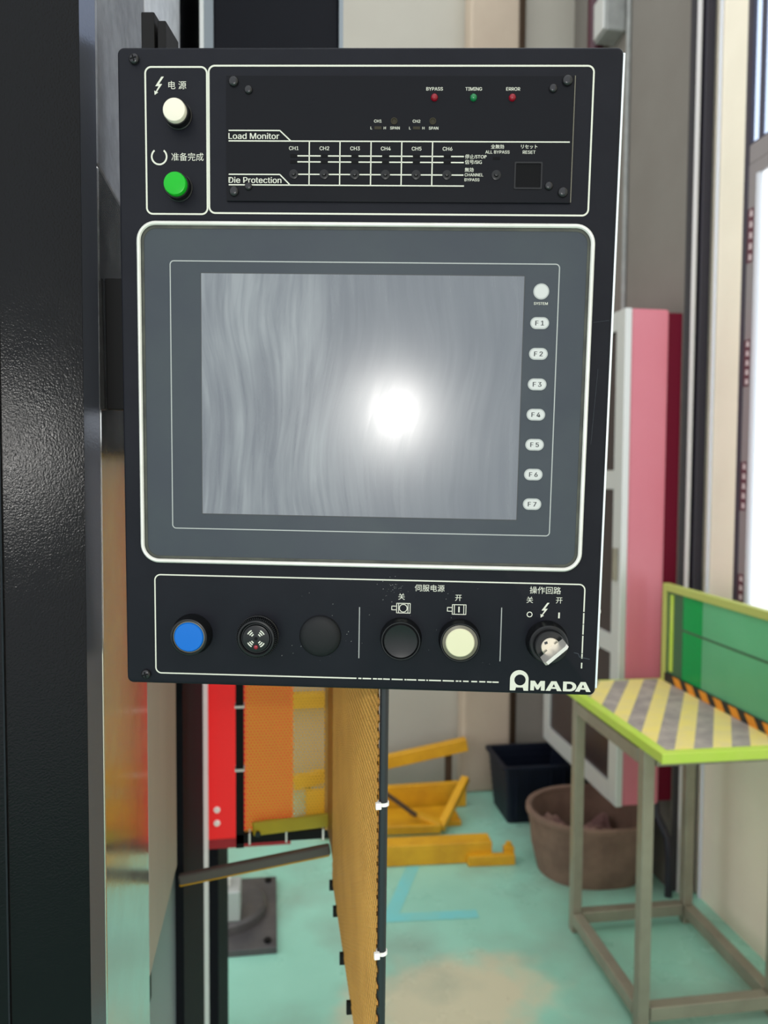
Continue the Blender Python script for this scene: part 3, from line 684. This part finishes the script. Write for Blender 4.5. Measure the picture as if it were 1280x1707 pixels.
def screw(x, y, r, parent=op, z=0.0, rot=0.3):
    bm = bmesh.new(); lathe(bm, [(r, 0), (r, r * 0.35), (r * 0.8, r * 0.62), (r * 0.42, r * 0.74), (0, r * 0.76)], 20, Matrix.Translation((x, y, z)))
    o = pobj('screw', bm, 'screw_black', parent, True)
    if parent is op:
        bm = bmesh.new(); c = Matrix.Translation((x, y, z)) @ Matrix.Rotation(rot, 4, 'Z')
        prism(bm, [(-r * .6, -r * .12), (r * .6, -r * .12), (r * .6, r * .12), (-r * .6, r * .12)], r * .6, r * .8, c); prism(bm, [(-r * .12, -r * .6), (r * .12, -r * .6), (r * .12, r * .6), (-r * .12, r * .6)], r * .6, r * .805, c)
        pobj('cross_slot', bm, 'recess_black', o)
    return o
for x, y in ((-153.4, 206.5), (-151.0, -207.5)): screw(x, y, 3.4)

# --- printed borders
border(-146.3, -105.4, 108.4, 201.8, 4, 1.1); border(-104.2, 146.2, 109.2, 202.6, 4, 1.1)
# lower border, rubbed away towards the right end of its bottom line
x0, x1, y0, y1 = -144, 154.6, -206.5, -136.0
segs = [((x0 + 4, y1), (x1 - 4, y1)), ((x0, y0 + 4), (x0, y1 - 4)), ((x0 + 4, y0), (-5, y0))]
x = -5.0
while x < 96:
    l = random.uniform(1.2, 9) * (1.0 if x < 60 else 0.6); segs.append(((x, y0), (min(x + l, 98), y0))); x += l + random.uniform(0.25, 1.3) * (1 if x < 60 else 1.5)
y = y1 - 4
while y > -187:
    l = random.uniform(4, 16); segs.append(((x1, y), (x1, max(y - l, -188)))); y -= l + random.uniform(0.3, 1.2)
segs.append(((x1, -191), (x1, -195)))
lines(segs, 0.9, 'printed_border')
for cx, cy, a in ((x0 + 4, y1 - 4, 90), (x0 + 4, y0 + 4, 180), (x1 - 4, y1 - 4, 0)): arc(cx, cy, 4, a, a + 90, 0.9, 'printed_border', n=8)
lines([((-0.2, -155.6), (-0.2, -192))], 0.7, 'printed_divider', 'ink_worn'); lines([((98.2, -153.5), (98.2, -191.5))], 0.7, 'printed_divider', 'ink_worn')

# --- push buttons
def push(x, y, name, collar, cap, capm, label, collarm='button_black', extra=None):
    T = Matrix.Translation((x, y, 0))
    b = pobj(name, lathe(bmesh.new(), collar, 48, T), collarm, smooth=True, label=label)
    if cap: pobj('cap', lathe(bmesh.new(), cap, 48, T), capm, b, True)
    return b
small = [(0, 0), (9.2, 0), (9.2, 0.8), (8.6, 1.2), (8.6, 6.0), (8.3, 6.6), (7.6, 6.6), (7.6, 4), (0, 4)]
scap = [(7.5, 4), (7.5, 9.4), (7.1, 10.2), (6.4, 10.5), (0, 10.6)]
b1 = push(-124.4, 171.2, 'push_button', small, scap, 'cap_white', 'white round push button'); b2 = push(-124.4, 125.2, 'push_button', small, scap, 'cap_green', 'green round push button')
big = [(0, 0), (14.3, 0), (14.3, 1.6), (13.4, 3.0), (13.0, 9.0), (12.8, 10.0), (12.2, 10.4), (11.5, 10.4), (11.2, 9.6), (11.2, 7), (0, 7)]
b = push(-117.6, -177.6, 'push_button', big, [(10.4, 7), (10.4, 9.4), (9.6, 10.3), (0, 10.5)], 'cap_blue', 'blue round push button')
pobj('clear_ring', lathe(bmesh.new(), [(10.4, 7), (11.2, 7), (11.2, 9.2), (10.4, 9.4), (10.4, 7)], 48, Matrix.Translation((-117.6, -177.6, 0))), 'ring_clear', b)
bz = push(-70.8, -177.4, 'buzzer', [(0, 0), (14.4, 0), (14.4, 2), (13.8, 2.4), (13.4, 9.2), (12.6, 10.2), (11.6, 10.4), (10.8, 9.4), (10.4, 8.2), (9.8, 8.2), (9.2, 9.4), (8.6, 9.6), (0, 9.6)], None, None, 'black round buzzer with sound slots')
bm = bmesh.new()
for k in range(64):
    prism(bm, [(13.4, -0.28), (14.2, -0.16), (14.2, 0.16), (13.4, 0.28)], 2.4, 8.6, Matrix.Translation((-70.8, -177.4, 0)) @ Matrix.Rotation(2 * PI * k / 64, 4, 'Z'))
o = pobj('knurled_ring', bm, 'button_black', bz); o['kind'] = 'stuff'
for q in (45, 135, 225, 315):
    for k, r in enumerate((3.4, 4.9, 6.4)): arc(-70.8, -177.4, r, q - 17, q + 17, 0.8, 'sound_slot', bz, 6, 9.6, 9.75)
pobj('indicator', lathe(bmesh.new(), [(1.5, 9.5), (1.4, 10.1), (0.8, 10.5), (0, 10.6)], 16, Matrix.Translation((-70.8, -183.4, 0))), 'led_red', bz, True)
pobj('centre_hole', lathe(bmesh.new(), [(1.2, 9.6), (1.2, 9.7), (0, 9.7)], 16, Matrix.Translation((-70.8, -177.4, 0))), 'recess_black', bz)
push(-27.4, -176.8, 'blanking_plug', [(0, 0), (14.6, 0), (14.6, 0.8), (13.6, 2.2), (11, 3.2), (6, 3.9), (0, 4.1)], None, None, 'black domed blanking plug', 'button_dome')
push(29.0, -176.6, 'push_button', [(0, 0), (14.5, 0), (14.5, 1.6), (14.0, 2.4), (13.8, 8.6), (13.3, 9.4), (12.6, 9.4), (12.0, 8.6), (0, 8.6)], [(11.9, 8.6), (11.9, 9.2), (11.3, 10), (9.5, 9.6), (5, 9.0), (0, 8.8)], 'button_black', 'black round push button')
b = push(69.6, -176.6, 'push_button', [(0, 0), (14.5, 0), (14.5, 1.6), (14.0, 2.4), (13.8, 8.6), (13.3, 9.4), (12.6, 9.4), (12.2, 8.6), (12.2, 7), (0, 7)], [(9.9, 7), (9.9, 9.4), (9.3, 10.1), (0, 10.3)], 'cap_ivory', 'ivory round push button')
pobj('clear_ring', lathe(bmesh.new(), [(9.9, 7), (12.1, 7), (12.1, 9.0), (9.9, 9.4), (9.9, 7)], 48, Matrix.Translation((69.6, -176.6, 0))), 'ring_clear', b)
KX, KY = 129.8, -176.2
kb = push(KX, KY, 'key_switch', [(0, 0), (14.4, 0), (14.4, 2.0), (13.6, 3.4), (13.2, 9.6), (12.4, 10.4), (10.8, 10.4), (10.5, 11), (10.5, 14.8), (9.8, 15.6), (6.6, 15.6), (6.6, 14.6), (0, 14.6)], None, None, 'black key switch with inserted key')
pobj('lock_cylinder', lathe(bmesh.new(), [(6.4, 14.6), (6.4, 16.2), (6.0, 16.6), (0, 16.6)], 32, Matrix.Translation((KX, KY, 0))), 'nickel', kb, True)
# key bow standing out of the lock, its blade turned about 40 degrees
KM = Matrix.Translation((KX + 0.6, KY - 0.4, 16.6)) @ Matrix.Rotation(math.radians(42), 4, 'Z')
bm = bmesh.new()   # local x along the slot, z outwards; plate with rounded outer corners
prof = [(-3.2, -1.5), (3.2, -1.5), (3.2, 2.0), (9.6, 3.2), (9.6, 16), (8.0, 18.2), (-8.0, 18.2), (-9.6, 16), (-9.6, 3.2), (-3.2, 2.0)]
prism(bm, prof, -1.15, 1.15, KM @ Matrix.Rotation(PI / 2, 4, 'X')); pobj('key', bm, 'chrome', kb, label='silver key in the lock')
poly([(KX - 4.6, KY + 3.4), (KX - 2.6, KY + 4.2), (KX - 2.0, KY + 2.6), (KX - 4.0, KY + 1.8)], 'lock_mark', 'key_ink', kb, 16.6, 16.75)
# --- printed words and signs
bolt_sign(-137.4, 190.0, 11.5)
text('电 源', -125.0, 190.4, 5.6); text('准备完成', -118.6, 145.1, 5.5)
arc(-137.6, 145.2, 5.0, 128, 412, 1.1)
text('伺服电源', 48.2, -141.0, 5.2); text('关', 28.9, -147.4, 5.0); text('开', 68.2, -147.4, 5.0)
text('操作回路', 127.7, -140.6, 5.4); text('关', 117.3, -147.5, 4.9); text('开', 137.4, -147.5, 4.9)
bolt_sign(127.7, -154.6, 10.5); arc(117.5, -157.8, 1.7, 0, 360, 0.6); lines([((137.7, -156.0), (137.7, -160.0))], 1.1, 'printed_symbol')
for cx in (28.6, 67.2):
    y = -155.6
    lines([((cx - 2.6, y + 3.4), (cx + 6.2, y + 3.4)), ((cx - 2.6, y - 3.4), (cx + 6.2, y - 3.4)), ((cx - 3.0, y + 3.6), (cx - 3.0, y - 3.6)), ((cx - 1.6, y + 3.4), (cx - 1.6, y - 3.4)),
           ((cx + 4.9, y + 3.4), (cx + 4.9, y - 3.4)), ((cx + 6.4, y + 3.6), (cx + 6.4, y - 3.6)), ((cx - 6.4, y + 1.3), (cx - 3, y + 1.3)), ((cx - 6.4, y - 1.3), (cx - 3, y - 1.3)), ((cx - 6.4, y + 1.5), (cx - 6.4, y - 1.5))], 0.5, 'printed_symbol')
arc(30.2, -155.6, 2.7, 0, 360, 0.5); lines([((68.8, -153.6), (68.8, -157.6))], 0.9, 'printed_symbol')
# maker's name: a rounded A holding a round hole, then four wide capitals
lx, ly = 105.6, -212.0
bm = bmesh.new()
def disc_outline(cx, cy, rx, ry, a0, a1, n): return [(cx + rx * math.cos(math.radians(a0 + (a1 - a0) * k / n)), cy + ry * math.sin(math.radians(a0 + (a1 - a0) * k / n))) for k in range(n + 1)]
outer = [(0, 0)] + disc_outline(6.4, 8.2, 6.4, 6.4, 180, 0, 24) + [(12.8, 0)]
inner_c = (6.9, 7.6)
hole = disc_outline(inner_c[0], inner_c[1], 3.9, 3.9, 0, 360, 36)[:-1]
# split in a top arch, two legs and a foot bar so that the hole stays open
top = disc_outline(6.4, 8.2, 6.4, 6.4, 180, 0, 24); hin = disc_outline(inner_c[0], inner_c[1], 3.9, 3.9, 180, 0, 24)
vt = [bm.verts.new((lx + x, ly + y, 0.2)) for x, y in top]; vi = [bm.verts.new((lx + x, ly + y, 0.2)) for x, y in hin]
for k in range(24): bm.faces.new((vt[k], vt[k + 1], vi[k + 1], vi[k]))
low = disc_outline(inner_c[0], inner_c[1], 3.9, 3.9, 180, 360, 24)
bot = [(0, 0)] * 1; vl = [bm.verts.new((lx + x, ly + y, 0.2)) for x, y in low]
bx = [(0.0 + 12.8 * k / 24, 0.0) for k in range(25)]
vb = [bm.verts.new((lx + x, ly + (2.2 if 4.2 < x < 9.2 else 0.0), 0.2)) for x, y in bx]
for k in range(24): bm.faces.new((vl[k], vl[k + 1], vb[k + 1], vb[k]))
bm.faces.new((vt[0], vi[0], vl[0], vb[0])) if False else None
e1 = bm.verts.new((lx, ly + 0.0, 0.2)); bm.faces.new((vt[0], vi[0], vl[0], vb[0]))
e2 = bm.verts.new((lx + 12.8, ly, 0.2)); bm.faces.new((vt[24], vb[24], vl[24], vi[24]))
pobj('logo_letter', bm, 'ink_white', label='white rounded letter A with a round hole')
def letter(ch, xa, xb, ya=-211.6, yb=-204.7):
    w, h = xb - xa, yb - ya; bm = bmesh.new(); T = lambda P: [(xa + a * w, ya + b * h) for a, b in P]
    if ch == 'M': prism(bm, T([(0, 0), (0, 1), (.30, 1), (.5, .56), (.7, 1), (1, 1), (1, 0), (.74, 0), (.74, .50), (.56, .10), (.44, .10), (.26, .50), (.26, 0)]), 0, 0.2)
    if ch == 'A':
        L_ = [(0, 0), (.34, 1), (.5, 1), (.5, .74), (.41, .40), (.35, .22), (.29, 0)]
        prism(bm, T(L_), 0, 0.2); prism(bm, T([(1 - a, b) for a, b in L_][::-1]), 0, 0.2); prism(bm, T([(.35, .22), (.65, .22), (.59, .40), (.41, .40)]), 0, 0.2)
    if ch == 'D':
        o_ = [(0, 0), (.5, 0)] + [(.5 + .5 * math.sin(math.radians(t)), .5 - .5 * math.cos(math.radians(t))) for t in range(15, 180, 15)] + [(.5, 1), (0, 1)]
        n_ = [(.28, .22), (.48, .22)] + [(.48 + .24 * math.sin(math.radians(t)), .5 - .28 * math.cos(math.radians(t))) for t in range(15, 180, 15)] + [(.48, .78), (.28, .78)]
        ring(bm, T(o_), T(n_), 0, 0.2)
    return pobj('logo_letter', bm, 'ink_white')
letter('M', 119.8, 129.8); letter('A', 130.4, 141.6); letter('D', 142.4, 151.6); letter('A', 150.8, 161.6)
# scratches in the paint
lines([((149, -184.0), (152.0, -184.6)), ((152.0, -184.6), (153, -187.0)), ((153, -187.0), (160, -188.4))], 0.5, 'scratch', 'bezel_grey')
lines([((152.5, 40.5), (163, 42.0)), ((157, 10), (154.4, -40))], 0.16, 'scratch', 'bezel_grey')
bm = bmesh.new()
for k in range(70):
    x, y = (random.gauss(24, 5), random.gauss(-141, 3)) if k < 30 else (random.uniform(-60, 100), random.uniform(-195, -140))
    s = random.uniform(0.1, 0.32); prism(bm, [(x - s, y - s), (x + s, y - s * .4), (x + s * .5, y + s)], 0, 0.1)
o = pobj('paint_chips', bm, 'ink_worn'); o['kind'] = 'stuff'

# --- load monitor module
lm = pobj('load_monitor', nb(-92.3, 134.0, 116.6, 196.2, -1.0, 1.4, bev=0.4), 'module_black', label='black load monitor module')
pobj('module_edge', nb(133.9, 134.5, 117, 196, 0, 1.5), 'ring_clear', lm)
LZ = 1.45
for x, y, r in ((-87.4, 192, 3.3), (-77.6, 186.9, 2.7), (129.2, 192.8, 3.4), (120.2, 188.0, 2.7), (-87.2, 122.6, 3.2), (-77.6, 125.9, 2.5), (128.9, 123.3, 3.3), (119.7, 127.3, 2.7)): screw(x, y, r, lm, 1.4)
def mt(s, x, y, size, **k): return text(s, x, y, size, parent=lm, z=LZ + 0.1, **k)
mt('Load Monitor', -90.8, 158.0, 5.9, align='LEFT', width=33.4, bold=0.08); mt('Die Protection', -90.8, 130.1, 5.9, align='LEFT', width=35.0, bold=0.08)
for s, x in (('BYPASS', 43.9), ('TIMING', 69.2), ('ERROR', 94.6)): mt(s, x, 187.7, 3.3, bold=0.04)
for x, m in ((43.9, 'led_red'), (69.2, 'led_green'), (94.2, 'led_red')):
    pobj('indicator_lamp', lathe(bmesh.new(), [(2.3, 1.4), (2.3, 2.2), (2.0, 3.2), (1.2, 4.0), (0, 4.3)], 20, Matrix.Translation((x, 182.2, 0))), m, lm, True)
for s, x in (('CH1', 7.4), ('CH2', 32.6)):
    mt(s, x, 167.6, 2.9, bold=0.04); mt('L', x - 4.2, 163.3, 2.7, bold=0.04); mt('H', x + 4.6, 163.3, 2.7, bold=0.04); mt('SPAN', x + 11.2, 163.3, 2.8, bold=0.04)
    pobj('slide_switch', nb(x - 2.2, x + 2.4, 162.5, 164.3, 1.4, 1.6), 'span_brass', lm)
    pobj('trimmer', lathe(bmesh.new(), [(2.2, 1.4), (2.2, 1.9), (1.6, 1.9), (1.4, 1.5), (0, 1.5)], 18, Matrix.Translation((x + 10.6, 167.6, 0))), 'span_brass', lm)
chx = [-47.6 + 20.16 * k for k in range(6)]
for k, x in enumerate(chx):
    mt('CH%d' % (k + 1), x, 150.4, 3.7, bold=0.04)
    for y in (145.6, 141.8): pobj('status_window', nb(x - 2.3, x + 2.3, y - 1.0, y + 1.0, 1.4, 1.62), 'recess_black', lm)
    pobj('bypass_toggle', lathe(bmesh.new(), [(3.0, 1.4), (3.0, 2.0), (2.5, 2.2), (1.4, 2.2), (1.3, 4.2), (0, 4.6)], 20, Matrix.Translation((x, 133.9, 0))), 'button_black', lm, True)
g = [((-90.8, 154.9), (132.2, 154.9)), ((-90.8, 161.5), (-56.9, 161.5)), ((-56.9, 161.5), (-49.7, 155)), ((-90.8, 133.7), (-56.8, 133.7)), ((-56.8, 133.7), (-50, 127.1)), ((-90.8, 127), (64.5, 127))]
for x in (-37.4, -17.2, 3.2, 23.3, 43.4): g.append(((x, 154.9), (x, 127)))
for k, x in enumerate(chx):
    xe = chx[k + 1] - 2.4 if k < 5 else 64.0
    for y in (145.6, 141.8): g.append(((x + 2.4, y), (xe, y)))
    g.append(((x + 3.0, 133.9), (xe - 0.6 if k < 5 else xe, 133.9)))
lines(g, 0.75, 'printed_grid', parent=lm, z0=1.35, z1=LZ + 0.1)
for s, y in (('停止/STOP', 145.6), ('信号/SIG', 142.2), ('無効', 137.3), ('CHANNEL', 134.1), ('BYPASS', 131.0)): mt(s, 64.8, y, 3.0, align='LEFT', bold=0.03)
mt('全無効', 85.6, 151.9, 2.9, bold=0.03); mt('ALL BYPASS', 85.7, 148.5, 3.1, bold=0.03); mt('リセット', 106.2, 151.9, 2.9, bold=0.03); mt('RESET', 106.2, 148.5, 3.2, bold=0.03)
pobj('status_window', nb(82.9, 87.5, 143.8, 145.4, 1.4, 1.62), 'recess_black', lm)
pobj('bypass_toggle', lathe(bmesh.new(), [(3.1, 1.4), (3.1, 2.0), (2.6, 2.2), (1.4, 2.2), (1.3, 4.2), (0, 4.6)], 20, Matrix.Translation((85.4, 134.0, 0))), 'button_black', lm, True)
bm = bmesh.new(); ring(bm, rrect(97.0, 115.2, 125.2, 142.4, 0.8, 3), rrect(98.0, 114.2, 126.2, 141.4, 0.5, 3), 1.3, 2.0); rs = pobj('reset_frame', bm, 'button_black', lm)
pobj('reset_window', nb(98.0, 114.2, 126.2, 141.4, 1.0, 1.5), 'recess_black', lm)

# --- display unit
X0, X1, Y0, Y1 = -152.6, 151.0, -127.0, 103.2
bm = bmesh.new(); R0 = 13.0
prf = [(0, 0), (0, 3.0), (0.5, 4.2), (1.3, 4.7), (2.2, 4.5), (2.9, 3.4)]
rr = [[bm.verts.new((x, y, z)) for x, y in rrect(X0 + i, X1 - i, Y0 + i, Y1 - i, R0 - i, 10)] for i, z in prf]
for a, b in zip(rr, rr[1:]):
    for k in range(len(a)): bm.faces.new((a[k], a[(k + 1) % len(a)], b[(k + 1) % len(a)], b[k]))
dp = pobj('display_unit', bm, 'rim_white', smooth=True, label='grey touch display unit with pale rim')
i = 2.9
pobj('bezel', prism(bmesh.new(), rrect(X0 + i, X1 - i, Y0 + i, Y1 - i, R0 - i, 10), 0.2, 2.6), 'bezel_grey', dp)
bm = bmesh.new(); i = 2.95; ring(bm, rrect(X0 + i, X1 - i, Y0 + i, Y1 - i, R0 - i, 10), rrect(X0 + i + 2.0, X1 - i - 2.0, Y0 + i + 2.0, Y1 - i - 2.0, R0 - i - 2, 10), 2.3, 2.85); pobj('gasket', bm, 'gasket' if 'gasket' in M else 'bezel_grey', dp)
border(-130.2, 128.5, -102.6, 77.4, 2.5, 0.7, 'printed_frame', 'key_ring', dp, 2.6, 2.7)
sx0, sx1, sy0, sy1 = -109.3, 105.8, -92.0, 69.5
bm = bmesh.new(); ring(bm, rrect(sx0 - .5, sx1 + .5, sy0 - .5, sy1 + .5, .6, 3), rrect(sx0, sx1, sy0, sy1, .3, 3), 2.5, 2.72); pobj('screen_edge', bm, 'key_ink', dp)
so = pobj('screen', nb(sx0, sx1, sy0, sy1, 2.2, 2.66), 'screen', dp, label='grey smeared display screen')
def key(x, y, w, h): 
    pobj('function_key', prism(bmesh.new(), rrect(x - w / 2, x + w / 2, y - h / 2, y + h / 2, min(w, h) / 2 - 0.01, 10), 2.5, 2.85), 'key_ring', dp)
    pobj('key_face', prism(bmesh.new(), rrect(x - w / 2 + .8, x + w / 2 - .8, y - h / 2 + .8, y + h / 2 - .8, min(w, h) / 2 - 0.81, 10), 2.5, 2.95), 'key_grey', dp)
key(117.1, 59.8, 10.4, 10.4); text('SYSTEM', 117.1, 52.0, 2.7, parent=dp, z=2.75, bold=0.04)
for k in range(7):
    y = 39.3 - 20.07 * k; key(116.8 - 0.12 * k, y, 12.4, 7.8); text('F %d' % (k + 1), 116.8 - 0.12 * k, y, 4.9, 'key_ink', dp, 3.05, bold=0.14)
